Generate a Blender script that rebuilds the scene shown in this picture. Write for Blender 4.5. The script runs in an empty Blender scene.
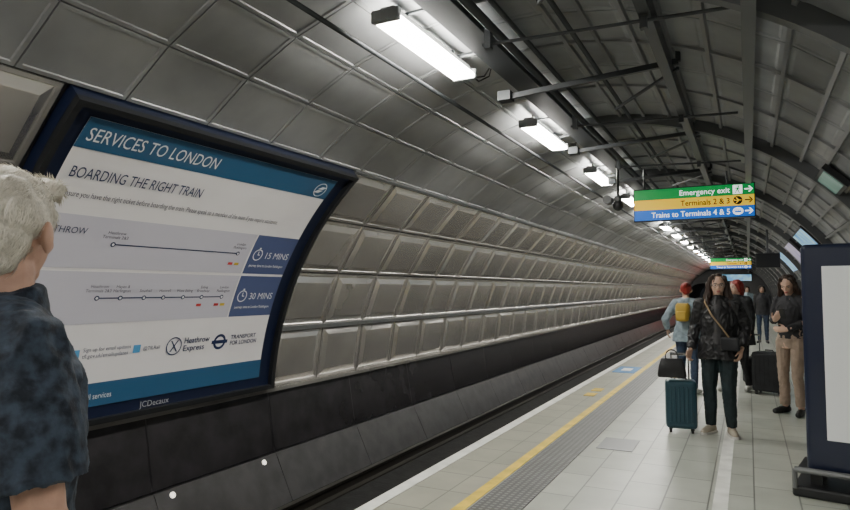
import bpy, bmesh, math, random
from mathutils import Vector, Matrix, noise, Euler
random.seed(4)
D=bpy.data; COL=bpy.context.scene.collection
PI=math.pi; rad=math.radians
V=Vector

# ------------------------------------------------------------ materials
def mat(name,col,rough=.5,metal=0,emit=0,var=0,scale=5,bump=0,bscale=60,col2=None,stretch=None,coat=0):
    m=D.materials.new(name); m.use_nodes=True
    nt=m.node_tree; N=nt.nodes; L=nt.links; b=N['Principled BSDF']
    c=tuple(col)+(1,)
    b.inputs['Base Color'].default_value=c
    b.inputs['Roughness'].default_value=rough
    b.inputs['Metallic'].default_value=metal
    if coat: b.inputs['Coat Weight'].default_value=coat
    if emit:
        b.inputs['Emission Color'].default_value=c
        b.inputs['Emission Strength'].default_value=emit
    tc=N.new('ShaderNodeTexCoord')
    src=tc.outputs['Object']
    if stretch:
        mp=N.new('ShaderNodeMapping'); mp.inputs['Scale'].default_value=stretch
        L.new(src,mp.inputs['Vector']); src=mp.outputs['Vector']
    if var or col2:
        n=N.new('ShaderNodeTexNoise'); n.inputs['Scale'].default_value=scale; n.inputs['Detail'].default_value=4
        L.new(src,n.inputs['Vector'])
        r=N.new('ShaderNodeValToRGB')
        r.color_ramp.elements[0].position=.35; r.color_ramp.elements[1].position=.65
        if col2:
            r.color_ramp.elements[0].color=c; r.color_ramp.elements[1].color=tuple(col2)+(1,)
        else:
            r.color_ramp.elements[0].color=tuple(x*(1-var) for x in col)+(1,)
            r.color_ramp.elements[1].color=tuple(min(1,x*(1+var)) for x in col)+(1,)
        L.new(n.outputs['Fac'],r.inputs['Fac']); L.new(r.outputs['Color'],b.inputs['Base Color'])
        if emit: L.new(r.outputs['Color'],b.inputs['Emission Color'])
    if bump:
        n2=N.new('ShaderNodeTexNoise'); n2.inputs['Scale'].default_value=bscale; n2.inputs['Detail'].default_value=3
        L.new(src,n2.inputs['Vector'])
        bp=N.new('ShaderNodeBump'); bp.inputs['Strength'].default_value=bump; bp.inputs['Distance'].default_value=.01
        L.new(n2.outputs['Fac'],bp.inputs['Height']); L.new(bp.outputs['Normal'],b.inputs['Normal'])
    return m

def tile_mat(name,c1,c2,mortar,bw,bh,rough=.35,msize=.012,offset=0):
    m=D.materials.new(name); m.use_nodes=True
    nt=m.node_tree; N=nt.nodes; L=nt.links; b=N['Principled BSDF']
    tc=N.new('ShaderNodeTexCoord'); br=N.new('ShaderNodeTexBrick')
    mp=N.new('ShaderNodeMapping'); mp.inputs['Rotation'].default_value=(0,0,PI/2)
    L.new(tc.outputs['Object'],mp.inputs['Vector']); L.new(mp.outputs['Vector'],br.inputs['Vector'])
    br.offset=offset; br.inputs['Scale'].default_value=1
    br.inputs['Color1'].default_value=c1+(1,); br.inputs['Color2'].default_value=c2+(1,)
    br.inputs['Mortar'].default_value=mortar+(1,)
    br.inputs['Mortar Size'].default_value=msize; br.inputs['Brick Width'].default_value=bw; br.inputs['Row Height'].default_value=bh
    n=N.new('ShaderNodeTexNoise'); n.inputs['Scale'].default_value=3; n.inputs['Detail'].default_value=6
    L.new(tc.outputs['Object'],n.inputs['Vector'])
    r=N.new('ShaderNodeMapRange'); r.inputs['To Min'].default_value=.75; r.inputs['To Max'].default_value=1.2
    L.new(n.outputs['Fac'],r.inputs['Value'])
    mx=N.new('ShaderNodeVectorMath'); mx.operation='SCALE'
    L.new(br.outputs['Color'],mx.inputs[0]); L.new(r.outputs['Result'],mx.inputs['Scale'])
    L.new(mx.outputs['Vector'],b.inputs['Base Color'])
    b.inputs['Roughness'].default_value=rough
    bp=N.new('ShaderNodeBump'); bp.inputs['Strength'].default_value=.4; bp.inputs['Distance'].default_value=.004
    inv=N.new('ShaderNodeMath'); inv.operation='SUBTRACT'; inv.inputs[0].default_value=1
    L.new(br.outputs['Fac'],inv.inputs[1]); L.new(inv.outputs[0],bp.inputs['Height']); L.new(bp.outputs['Normal'],b.inputs['Normal'])
    return m

M={}
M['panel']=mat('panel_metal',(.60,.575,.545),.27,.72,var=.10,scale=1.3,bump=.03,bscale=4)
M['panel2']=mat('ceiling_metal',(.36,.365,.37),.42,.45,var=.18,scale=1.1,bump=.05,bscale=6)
M['joint']=mat('joint_dark',(.03,.03,.033),.6)
M['ceil_dark']=mat('ceiling_grey',(.27,.28,.29),.5,.1,var=.2,scale=1.5)
M['rib']=mat('rib_metal',(.24,.245,.25),.45,.2)
M['arch']=mat('arch_metal',(.13,.135,.14),.45,.3)
M['steel_dark']=mat('dark_steel',(.055,.06,.065),.45,.3)
M['steel_mid']=mat('mid_steel',(.2,.205,.21),.4,.4)
M['dado']=mat('dado_granite',(.034,.032,.035),.22,.1,var=.25,scale=3)
M['plinth']=mat('plinth_concrete',(.05,.048,.05),.4,0,var=.25,scale=4,bump=.1)
M['bed']=mat('track_bed',(.010,.010,.010),.9,0,var=.4,scale=6,bump=.5,bscale=20)
M['rail']=mat('rail_steel',(.045,.04,.035),.45,.6)
M['floor']=tile_mat('platform_tiles',(.44,.46,.405),(.51,.525,.465),(.20,.21,.19),.6,.3,rough=.3,msize=.006,offset=.5)
M['edge_tiles']=tile_mat('edge_tiles',(.33,.33,.27),(.38,.375,.31),(.18,.18,.15),.45,.3,rough=.35,msize=.006)
M['tactile']=tile_mat('tactile_grey',(.17,.175,.17),(.2,.2,.195),(.08,.08,.08),.05,.05,rough=.5,msize=.012)
M['white_line']=mat('white_paint',(.8,.8,.75),.5,var=.12,scale=5)
M['yellow_line']=mat('yellow_paint',(.78,.55,.05),.5,var=.15,scale=6)
M['blue_paint']=mat('blue_paint',(.04,.22,.50),.5,var=.1)
M['edge_dark']=mat('platform_face',(.03,.03,.03),.8)
M['lamp']=mat('lamp_diffuser',(1,.98,.90),.4,emit=76)
M['lamp2']=mat('fill_light_diffuser',(1,.97,.88),.4,emit=45)
M['spot_glow']=mat('spot_disc',(1,.93,.82),.4,emit=1.6)
M['lamp_body']=mat('lamp_housing',(.32,.33,.33),.4,.4)
M['cable']=mat('black_cable',(.015,.015,.015),.5)
M['black']=mat('black_plastic',(.015,.016,.018),.4)
M['navyframe']=mat('navy_frame',(.010,.016,.045),.35,coat=.3)
M['poster_white']=mat('poster_white',(.86,.83,.84),.4,var=.02,scale=2,coat=.1)
M['poster_grey']=mat('poster_lilac',(.62,.60,.68),.4,coat=.1)
M['poster_blue']=mat('poster_blue',(.032,.110,.22),.4,coat=.1)
M['poster_navy']=mat('poster_navy',(.085,.11,.24),.4,coat=.1)
M['ink_white']=mat('ink_white',(.85,.86,.88),.5)
M['ink_navy']=mat('ink_navy',(.015,.03,.10),.5)
M['ink_dark']=mat('ink_dark',(.06,.06,.10),.5)
M['ink_dim']=mat('ink_dim',(.45,.46,.48),.5)
M['ink_red']=mat('ink_red',(.6,.05,.05),.5)
M['ink_yellow']=mat('ink_yellow',(.7,.5,.05),.5)
M['ink_sky']=mat('ink_sky',(.1,.35,.65),.5)
M['s_green']=mat('sign_green',(.0,.25,.05),.4,emit=.75)
M['s_yellow']=mat('sign_yellow',(.88,.55,.02),.4,emit=.75)
M['s_blue']=mat('sign_blue',(.003,.11,.50),.4,emit=.85)
M['s_white']=mat('sign_white',(.9,.95,.95),.4,emit=1.3)
M['s_black']=mat('sign_black',(.004,.004,.004),.6)
M['skin']=mat('skin',(.62,.40,.30),.5,var=.05,scale=20)
M['skin_old']=mat('skin_ruddy',(.55,.33,.25),.5,var=.10,scale=25,bump=.1)
M['hair_white']=mat('hair_white',(.62,.58,.51),.6,var=.2,scale=30,stretch=(1,3,3),bump=.3,bscale=70)
M['hair_dark']=mat('hair_dark',(.018,.012,.010),.4,var=.4,scale=30,stretch=(4,4,.6),bump=.4,bscale=70)
M['hair_brown']=mat('hair_brown',(.035,.018,.012),.4,var=.4,scale=30,stretch=(4,4,.6),bump=.4,bscale=70)
M['hair_red']=mat('hair_red',(.26,.022,.016),.4,var=.4,scale=30,stretch=(4,4,.6),bump=.4,bscale=70)
M['shirt_navy']=mat('patterned_navy_shirt',(.006,.010,.020),.8,scale=38,col2=(.045,.065,.10),bump=.15,bscale=200)
M['cloth_black']=mat('cloth_black',(.014,.015,.018),.7,var=.3,scale=8,bump=.15,bscale=120)
M['cloth_teal']=mat('cloth_dark_teal',(.012,.024,.028),.7,var=.3,scale=8,bump=.15,bscale=120)
M['leather']=mat('black_leather',(.016,.016,.018),.5,var=.3,scale=8,bump=.2,bscale=50)
M['cloth_char']=mat('cloth_charcoal',(.035,.035,.04),.8,var=.2,scale=8)
M['denim']=mat('denim',(.035,.055,.10),.8,var=.2,scale=20)
M['pale_denim']=mat('pale_denim',(.26,.33,.38),.8,var=.2,scale=15)
M['khaki']=mat('khaki',(.36,.27,.21),.8,var=.12,scale=12)
M['grey_top']=mat('grey_top',(.06,.058,.062),.8,var=.2,scale=15)
M['yellow_cloth']=mat('yellow_cloth',(.50,.33,.05),.7,var=.1)
M['tan']=mat('tan_leather',(.36,.25,.14),.5)
M['beige']=mat('beige_suede',(.42,.37,.29),.7,var=.1)
M['sole']=mat('white_sole',(.65,.63,.60),.6)
M['white_shoe']=mat('white_shoe',(.55,.55,.52),.5)
M['lip']=mat('lip',(.40,.12,.10),.5)
M['eye']=mat('eye_white',(.45,.43,.40),.5)
M['iris']=mat('iris',(.02,.015,.01),.2)
M['teal']=mat('teal_shell',(.012,.055,.08),.35,coat=.3)
M['chrome']=mat('chrome',(.55,.55,.55),.25,.9)
M['red_glow']=mat('red_lens',(1,.05,.03),.4,emit=60)
M['ad_blue']=mat('ad_blue',(.06,.26,.48),.4,emit=.8,scale=2.2,col2=(.40,.62,.74))
M['ad_green']=mat('ad_green',(.05,.16,.12),.4,emit=.4,scale=2.2,col2=(.20,.30,.26))
M['ad_pink']=mat('ad_pale',(.45,.42,.48),.4,emit=.7,scale=2,col2=(.25,.22,.4))
M['panel_lit']=mat('stand_panel',(.66,.67,.66),.4,emit=.25)
M['rightwall']=mat('right_wall_panels',(.30,.305,.31),.4,.2,var=.15,scale=2)

# ------------------------------------------------------------ helpers
def obj(name,bm,m,parent=None,smooth=False,world=False):
    if world and parent is not None:
        bmesh.ops.translate(bm,vec=-parent.location,verts=bm.verts)
    me=D.meshes.new(name)
    bmesh.ops.recalc_face_normals(bm,faces=bm.faces)
    bm.to_mesh(me); bm.free()
    me.materials.append(m)
    if smooth:
        for p in me.polygons: p.use_smooth=True
    o=D.objects.new(name,me); COL.objects.link(o)
    if parent is not None: o.parent=parent
    return o
def struct(name,bm,m,smooth=False):
    o=obj(name,bm,m,None,smooth); o['kind']='structure'; return o
def thing(name,label,cat,loc=(0,0,0),rz=0,group=None):
    o=D.objects.new(name,None); o.empty_display_size=.1; COL.objects.link(o)
    o.location=loc; o.rotation_euler=(0,0,rz); o['label']=label; o['category']=cat
    if group: o['group']=group
    return o
def tag(o,label,cat,group=None):
    o['label']=label; o['category']=cat
    if group: o['group']=group
    return o
def clone(o,loc=None,label=None,parent=None):
    c=o.copy(); COL.objects.link(c)
    if parent is not None: c.parent=parent
    if loc is not None: c.location=loc
    if label: c['label']=label
    for ch in list(o.children): clone(ch,parent=c)
    return c
def NB(): return bmesh.new()
def box(bm,c,s,rot=None,bev=0):
    mt=Matrix.Translation(V(c))
    if rot is not None: mt=mt@rot.to_4x4()
    r=bmesh.ops.create_cube(bm,size=1,matrix=mt@Matrix.Diagonal((s[0],s[1],s[2],1)))
    if bev:
        es=list({e for v in r['verts'] for e in v.link_edges})
        bmesh.ops.bevel(bm,geom=es,offset=bev,segments=3,affect='EDGES',profile=.5)
def bar(bm,p1,p2,w,h,up=V((0,0,1))):
    p1=V(p1);p2=V(p2);y=(p2-p1); l=y.length; y.normalize()
    x=y.cross(up)
    if x.length<1e-4: x=V((1,0,0))
    x.normalize(); z=x.cross(y)
    box(bm,(p1+p2)/2,(w,l,h),Matrix((x,y,z)).transposed())
def basis(d):
    d=d.normalized(); a=V((0,0,1)) if abs(d.z)<.9 else V((1,0,0))
    x=d.cross(a).normalized(); y=d.cross(x); return x,y,d
def ringloft(bm,rings,cap=True):
    prev=None; allr=[]
    for pts in rings:
        vs=[bm.verts.new(p) for p in pts]; allr.append(vs)
        if prev:
            n=len(vs)
            for i in range(n):
                bm.faces.new((prev[i],prev[(i+1)%n],vs[(i+1)%n],vs[i]))
        prev=vs
    if cap:
        bm.faces.new(allr[0][::-1]); bm.faces.new(allr[-1])
def tube(bm,pts,r,n=8):
    pts=[V(p) for p in pts]; rings=[]
    for i,p in enumerate(pts):
        d=(pts[min(i+1,len(pts)-1)]-pts[max(i-1,0)])
        x,y,_=basis(d)
        rr=r[i] if isinstance(r,(list,tuple)) else r
        rings.append([p+x*math.cos(2*PI*k/n)*rr+y*math.sin(2*PI*k/n)*rr for k in range(n)])
    ringloft(bm,rings)
def frustum(bm,p1,r1,p2,r2,n=16): tube(bm,[p1,p2],[r1,r2],n)
def capsule(bm,p1,r1,p2,r2,n=12):
    p1=V(p1);p2=V(p2);x,y,d=basis(p2-p1); rings=[]
    for a in (-80,-55,-28,0):
        c=p1+d*r1*math.sin(rad(a)); q=r1*math.cos(rad(a))
        rings.append([c+(x*math.cos(2*PI*k/n)+y*math.sin(2*PI*k/n))*q for k in range(n)])
    for a in (0,28,55,80):
        c=p2+d*r2*math.sin(rad(a)); q=r2*math.cos(rad(a))
        rings.append([c+(x*math.cos(2*PI*k/n)+y*math.sin(2*PI*k/n))*q for k in range(n)])
    ringloft(bm,rings)
def ellip(bm,c,r,rot=None,seg=16):
    mt=Matrix.Translation(V(c))
    if rot is not None: mt=mt@rot.to_4x4()
    bmesh.ops.create_uvsphere(bm,u_segments=seg,v_segments=seg//2+2,radius=1,matrix=mt@Matrix.Diagonal((r[0],r[1],r[2],1)))
def eloft(bm,rings,n=24):
    R=[]
    for (cx,cy,cz,rx,ry) in rings:
        R.append([V((cx+rx*math.cos(2*PI*k/n),cy+ry*math.sin(2*PI*k/n),cz)) for k in range(n)])
    ringloft(bm,R)
def fuse(bm,voxel,it=4,disp=None):
    me=D.meshes.new('tmp'); bmesh.ops.recalc_face_normals(bm,faces=bm.faces); bm.to_mesh(me); bm.free()
    o=D.objects.new('tmp',me); COL.objects.link(o)
    r=o.modifiers.new('r','REMESH'); r.mode='VOXEL'; r.voxel_size=voxel
    if it:
        s=o.modifiers.new('s','SMOOTH'); s.iterations=it; s.factor=.5
    dg=bpy.context.evaluated_depsgraph_get()
    m2=D.meshes.new_from_object(o.evaluated_get(dg))
    D.objects.remove(o); D.meshes.remove(me)
    b=NB(); b.from_mesh(m2); D.meshes.remove(m2)
    if disp:
        b.normal_update()
        mv=[(v,v.normal.copy()*disp(v.co)) for v in b.verts]
        for v,dv in mv: v.co+=dv
    return b
def text2d(body,size,align='LEFT',space=1.0,bold=0):
    cu=D.curves.new('t','FONT'); cu.body=body; cu.size=size; cu.align_x=align; cu.space_character=space; cu.offset=bold
    cu.resolution_u=3
    o=D.objects.new('t',cu); COL.objects.link(o)
    dg=bpy.context.evaluated_depsgraph_get()
    me=D.meshes.new_from_object(o.evaluated_get(dg))
    D.objects.remove(o); D.curves.remove(cu)
    b=NB(); b.from_mesh(me); D.meshes.remove(me); return b
def flat_obj(name,b,fn,m,parent):
    for v in b.verts: v.co=fn(v.co.x,v.co.y)
    me=D.meshes.new(name); b.to_mesh(me); b.free(); me.materials.append(m)
    o=D.objects.new(name,me); COL.objects.link(o); o.parent=parent; return o
def rect2(b,u0,v0,u1,v1,nv=1):
    rows=[]
    for j in range(nv+1):
        v=v0+(v1-v0)*j/nv; rows.append((b.verts.new((u0,v,0)),b.verts.new((u1,v,0))))
    for j in range(nv): b.faces.new((rows[j][0],rows[j][1],rows[j+1][1],rows[j+1][0]))
def poly2(b,pts): b.faces.new([b.verts.new((x,y,0)) for x,y in pts])
def disc2(b,u,v,r,n=24,kx=1): poly2(b,[(u+kx*r*math.cos(2*PI*k/n),v+r*math.sin(2*PI*k/n)) for k in range(n)])
def ring2(b,u,v,r0,r1,n=24):
    a=[b.verts.new((u+r0*math.cos(2*PI*k/n),v+r0*math.sin(2*PI*k/n),0)) for k in range(n)]
    c=[b.verts.new((u+r1*math.cos(2*PI*k/n),v+r1*math.sin(2*PI*k/n),0)) for k in range(n)]
    for k in range(n): b.faces.new((a[k],a[(k+1)%n],c[(k+1)%n],c[k]))

# ------------------------------------------------------------ tunnel shell
CX,CZ,R=-1.7,.15,3.7
Y0,Y1=-9.0,66.0
def sp(phi,y,r=R):
    return V((CX-r*math.cos(rad(phi)),y,CZ+r*math.sin(rad(phi))))
PH=[2.6,14.3,26.0,37.7,49.4]
cols=[]
y=6.2
while y<Y1-.2: cols.append((y,y+1.0)); y+=1.0
y=2.65
while y>Y0+.9: cols.append((y-1.0,y)); y-=1.0
def pads(bm,y0,y1,p0,p1,depths,close=True,jit=0):
    prev=None
    j0,j1=random.uniform(-jit,jit),random.uniform(-jit,jit)
    for ins,r in depths:
        dp=math.degrees(ins/R)
        if jit and ins>.1: rs=(r+j0+j1,r+j0-j1,r-j0-j1,r-j0+j1)
        else: rs=(r,)*4
        q=[sp(p0+dp,y0+ins,rs[0]),sp(p0+dp,y1-ins,rs[1]),sp(p1-dp,y1-ins,rs[2]),sp(p1-dp,y0+ins,rs[3])]
        vs=[bm.verts.new(p) for p in q]
        if prev:
            for i in range(4): bm.faces.new((prev[i],prev[(i+1)%4],vs[(i+1)%4],vs[i]))
        prev=vs
    if close: bm.faces.new(prev)
low=[(.012,3.735),(.012,3.702),(.045,3.700),(.055,3.708),(.065,3.705),(.13,3.672),(.135,3.671)]
high=[(.006,3.725),(.006,3.70),(.035,3.698),(.042,3.708)]
bm=NB()
for (a,b_) in cols:
    for i in range(4): pads(bm,a,b_,PH[i],PH[i+1],low,True,.004)
struct('wall_left',bm,M['panel'])
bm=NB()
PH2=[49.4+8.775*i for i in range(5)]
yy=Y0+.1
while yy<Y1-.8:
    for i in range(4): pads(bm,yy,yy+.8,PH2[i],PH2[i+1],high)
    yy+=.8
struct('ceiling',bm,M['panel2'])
bm=NB()
ph=[-12+ (192)*i/60 for i in range(61)]
for k in range(len(ph)-1):
    a,b_=ph[k],ph[k+1]
    bm.faces.new([bm.verts.new(p) for p in (sp(a,Y0,3.74),sp(a,Y1,3.74),sp(b_,Y1,3.74),sp(b_,Y0,3.74))])
bmesh.ops.remove_doubles(bm,verts=bm.verts,dist=.001)
struct('ceiling',bm,M['joint'])
bm=NB()
rows=[84.5,94,103.5,113,122.5,132,141.5,151,160.5,170]
yy=Y0+.2
side=[(.008,3.735),(.008,3.70),(.05,3.695),(.07,3.702)]
while yy<Y1-1.4:
    for i in range(len(rows)-2):
        pads(bm,yy,yy+.69,rows[i],rows[i+1],side); pads(bm,yy+.69,yy+1.38,rows[i],rows[i+1],side)
    yy+=1.38
struct('ceiling',bm,M['ceil_dark'])
bm=NB()
yy=Y0+.2
while yy<Y1-1.4:
    pads(bm,yy,yy+1.38,160.5,170,side); pads(bm,yy,yy+1.38,170,184,side)
    yy+=1.38
struct('wall_right',bm,M['rightwall'])
def sweep(phi,r0,r1,dphi,name,m,ya=Y0,yb=Y1):
    b=NB(); q=[(phi,r0),(phi,r1),(phi+dphi,r1),(phi+dphi,r0)]
    ringloft(b,[[sp(p,ya,r) for p,r in q],[sp(p,yb,r) for p,r in q]])
    return struct(name,b,m)
n_tr=0
def tr():
    global n_tr; n_tr+=1; return 'trim_%d'%n_tr
sweep(2.0,3.74,3.64,.7,tr(),M['panel'])
sweep(49.0,3.74,3.68,.5,tr(),M['steel_mid'],6.2,Y1)
sweep(13.9,3.74,3.665,.8,tr(),M['steel_mid'],6.2,Y1)
bm=NB()
yy=6.2-9*1.8
while yy<Y1:
    q=[]
    for (x,yv,z) in ((-5.395,yy+.005,.275),(-5.395,yy+1.795,.275),(-5.275,yy+1.795,-.44),(-5.275,yy+.005,-.44)): q.append(bm.verts.new((x,yv,z)))
    bm.faces.new(q)
    yy+=1.8
struct('wall_left',bm,M['dado'])
bm=NB()
ringloft(bm,[[V((-5.43,yv,.27)),V((-5.30,yv,-.53)),V((-5.7,yv,-.53)),V((-5.7,yv,.27))] for yv in (Y0,Y1)])
struct('wall_left',bm,M['joint'])
bm=NB(); yy=6.2-9*1.8
while yy<Y1:
    ringloft(bm,[[V((-5.5,yv,-.46)),V((-5.25,yv,-.46)),V((-4.98,yv,-1.0)),V((-5.5,yv,-1.0))] for yv in (yy+.005,yy+1.795)])
    yy+=1.8
struct('baseboard_left',bm,M['plinth'])
for i,yv in enumerate((4.6,5.95)):  # emissive discs added for two bright spots on the wall base
    t=thing('glowing_spot','small round glowing disc low on the dark wall base, '+('nearest the bottom edge' if i==0 else 'below poster right end'),'light',(-5.25,yv,-.50),0,'round glowing discs on the wall base')
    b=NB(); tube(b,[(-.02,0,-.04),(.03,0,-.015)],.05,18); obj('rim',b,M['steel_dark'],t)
    b=NB(); tube(b,[(.028,0,-.016),(.042,0,-.009)],.03,18); obj('lens',b,M['spot_glow'],t)
bm=NB(); box(bm,(-4.2,(Y0+Y1)/2,-1.1),(3.6,Y1-Y0,.2)); struct('floor',bm,M['bed'])
for X,l in ((-4.62,'dark steel running rail beside the cable plinth under the left wall'),(-3.18,'dark steel running rail beneath the platform edge')):
    bm=NB()
    prof=[(-.07,-1),(.07,-1),(.07,-.985),(.012,-.97),(.012,-.88),(.035,-.865),(.035,-.84),(-.035,-.84),(-.035,-.865),(-.012,-.88),(-.012,-.97),(-.07,-.985)]
    ringloft(bm,[[V((X+a,yv,b_)) for a,b_ in prof] for yv in (Y0,Y1+8)])
    tag(obj('running_rail',bm,M['rail']),l,'rail')
bm=NB(); box(bm,(.27,(Y0+Y1)/2,-.15),(3.52,Y1-Y0,.3)); struct('floor',bm,M['floor'])
bm=NB(); box(bm,(-2.0,(Y0+Y1)/2,-.15),(1.02,Y1-Y0,.3)); struct('floor',bm,M['edge_tiles'])
bm=NB(); box(bm,(-2.4,(Y0+Y1)/2,-.65),(.12,Y1-Y0,.7)); struct('floor',bm,M['edge_dark'])
def strip(x0,x1,m,name=None,ya=Y0,yb=Y1,h=.004):
    b=NB(); box(b,((x0+x1)/2,(ya+yb)/2,h/2),(x1-x0,yb-ya,h)); return struct(name or tr(),b,m)
strip(-2.51,-2.40,M['white_line'])
strip(-1.91,-1.82,M['yellow_line'])
strip(-1.80,-1.46,M['tactile'],h=.006)
strip(-.27,-.17,M['white_line'])
strip(-2.34,-1.94,M['blue_paint'],ya=12.3,yb=13.3,h=.005)
strip(-2.23,-2.05,M['white_line'],ya=12.6,yb=13.0,h=.007)
for q in (9.4,9.9): strip(-2.2,-2.05,M['yellow_line'],ya=q,yb=q+.28,h=.005)
b=NB(); box(b,(-1.2,6.6,.003),(.34,.5,.006)); struct(tr(),b,M['steel_mid'])
bm=NB(); n=72
out=[];inn=[];PC=V((-3.9,0,.75))
for k in range(n):
    a=2*PI*k/n
    out.append(bm.verts.new((CX+3.75*math.cos(a),Y1,CZ+3.75*math.sin(a))))
    inn.append(bm.verts.new((PC.x+1.45*math.cos(a),Y1,PC.z+1.45*math.sin(a))))
for k in range(n): bm.faces.new((out[k],out[(k+1)%n],inn[(k+1)%n],inn[k]))
struct('wall_back',bm,M['arch'])
bm=NB()
for j in range(16):
    ya=Y1+j*1.2
    for (r,yv0,yv1) in ((1.45,ya,ya+1.1),(1.36,ya+1.1,ya+1.2)):
        rg=[]
        for yv in (yv0,yv1):
            rg.append([V((PC.x+r*math.cos(2*PI*k/n),yv,PC.z+r*math.sin(2*PI*k/n))) for k in range(n)])
        ringloft(bm,rg,cap=False)
struct('wall_back',bm,M['arch'])
bm=NB(); bm.faces.new([bm.verts.new((CX+3.75*math.cos(2*PI*k/n),Y0,CZ+3.75*math.sin(2*PI*k/n))) for k in range(n)])
struct('wall_front',bm,M['ceil_dark'])
s=thing('track_signal','small red track signal at the far tunnel mouth','signal',(-2.25,63,0))
bm=NB(); box(bm,(0,0,1.25),(.3,.2,.75),bev=.03); tube(bm,[(0,0,0),(0,0,.9)],.05); obj('body',bm,M['black'],s)
for z in (1.1,1.4):
    bm=NB(); tube(bm,[(0,-.10,z),(0,-.14,z)],.09,16); obj('lens',bm,M['red_glow'],s)

def arch(yv,w,r0,r1,p0=84.5,p1=183,m=None):
    b=NB(); rings=[]
    for i in range(41):
        p=p0+(p1-p0)*i/40
        rings.append([sp(p,yv-w/2,r0),sp(p,yv-w/2,r1),sp(p,yv+w/2,r1),sp(p,yv+w/2,r0)])
    ringloft(b,rings); return struct(tr(),b,m or M['rib'])
yv=-4.0
while yv<62:
    arch(yv,.10,3.70,3.57,m=M['arch'])
    for q in (1.38,2.76): arch(yv+q,.04,3.71,3.67)
    yv+=4.14
for p in (89,94,98.5,103.5,108,113,118,122.5,128,132,137,141.5,147,151):
    sweep(p,3.71,3.66,.5,tr(),M['rib'])

# ------------------------------------------------------------ overhead rails
def longbox(name,x0,x1,z0,z1,m,label,cat):
    b=NB(); box(b,((x0+x1)/2,(Y0+Y1)/2,(z0+z1)/2),(x1-x0,Y1-Y0,z1-z0)); return tag(obj(name,b,m),label,cat)
t=thing('cable_tray','long grey cable tray running beside the row of strip lights','cable tray',(-1.98,Y0,3.62))
b=NB(); box(b,(-1.98,(Y0+Y1)/2,3.64),(.24,Y1-Y0,.012)); box(b,(-2.095,(Y0+Y1)/2,3.675),(.012,Y1-Y0,.07)); box(b,(-1.865,(Y0+Y1)/2,3.675),(.012,Y1-Y0,.07))
obj('tray',b,M['steel_dark'],t,world=True)
for dx in (-.07,0,.06):
    b=NB(); tube(b,[(-1.98+dx,Y0,3.67),(-1.98+dx,Y1,3.67)],.022,8); obj('cable',b,M['cable'],t,world=True)
for x,z,r,l in ((-1.72,3.58,.035,'thick dark pipe running along the ceiling beside the cable tray'),(-1.60,3.63,.02,'thin dark conduit right of the thick ceiling pipe'),(-2.72,3.52,.02,'thin grey conduit on the wall side of the strip lights'),(-1.2,3.60,.02,'thin dark conduit midway between the cable tray and the ceiling beams')):
    b=NB(); tube(b,[(x,Y0,z),(x,Y1,z)],r,10); tag(obj('ceiling_pipe',b,M['steel_dark'],smooth=True),l,'pipe')
longbox('ceiling_beam',-.63,-.55,3.44,3.58,M['steel_dark'],'dark longitudinal steel beam above the platform edge strip','beam')
longbox('ceiling_beam',0,.08,3.16,3.30,M['arch'],'dark longitudinal steel beam directly above the platform centre','beam')
proto=None
for i in range(20):
    yq=3.1+2.76*i
    if proto is None:
        b=NB(); bar(b,(-.5,0,3.56),(-2.12,0,3.46),.04,.05); bar(b,(-.5,0,3.56),(-.5,0,3.66),.04,.04); box(b,(-2.10,0,3.47),(.13,.13,.09))
        bar(b,(-.5,0,3.50),(-1.2,.9,3.46),.02,.025)
        proto=obj('ceiling_strut',b,M['steel_dark']); proto.location=(0,yq,0)
        tag(proto,'dark angled ceiling strut between beam and strip lights','strut','angled struts under the ceiling')
    else: clone(proto,(0,yq,0))
proto=None
for i in range(20):
    yq=4.5+2.76*i
    if proto is None:
        b=NB(); tube(b,[(-1.8,0,3.46),(-.05,0,3.40)],.013); box(b,(-1.75,0,3.5),(.05,.06,.16)); box(b,(-.6,0,3.40),(.05,.06,.08))
        proto=obj('cross_rod',b,M['steel_dark']); proto.location=(0,yq,0)
        tag(proto,'thin dark rod crossing between the ceiling beams','rod','thin cross rods under the ceiling')
    else: clone(proto,(0,yq,0))

# ------------------------------------------------------------ strip lights
LX,LY,LZ=-2.38,4.74,3.62
lamp=thing('strip_light','long fluorescent strip light','ceiling light',(LX,LY,LZ),0,'strip lights above the track edge')
b=NB(); box(b,(0,0,.035),(.13,1.46,.08),bev=.01); obj('housing',b,M['lamp_body'],lamp)
b=NB(); box(b,(0,0,-.025),(.22,1.44,.045),bev=.012); obj('diffuser',b,M['lamp'],lamp)
for sgn in (-1,1):
    b=NB(); box(b,(0,sgn*.745,-.005),(.24,.05,.10),bev=.012); obj('end_cap',b,M['lamp_body'],lamp)
for sgn in (-1,1):
    b=NB(); tube(b,[(0,sgn*.5,.07),(-.02,sgn*.5,.16)],.012); bar(b,(0,sgn*.5,.09),(.2,sgn*.5,.10),.03,.02); obj('bracket',b,M['steel_dark'],lamp)
b=NB(); tube(b,[(.02,.72,.05),(.06,.86,.0),(.12,.95,.03),(.19,.9,.08)],.008); tube(b,[(.02,.72,.03),(.08,.9,-.03),(.15,1.0,.04),(.2,.92,.08)],.007); obj('cable',b,M['cable'],lamp)
ords=['nearest','second','third','fourth','fifth','sixth','seventh','eighth','ninth','tenth','eleventh','twelfth','thirteenth','fourteenth','fifteenth','sixteenth','seventeenth']
lamp['label']='fluorescent strip light over the track edge, nearest one in view above the poster'
for i in range(1,17): clone(lamp,(LX,LY+3.45*i,LZ),'fluorescent strip light over the track edge, %s from the front'%ords[i])
for i in (1,2,3): clone(lamp,(LX,LY-3.45*i,LZ),'fluorescent strip light behind the viewpoint, %s back from the poster'%('first','second','third')[i-1])
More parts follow.
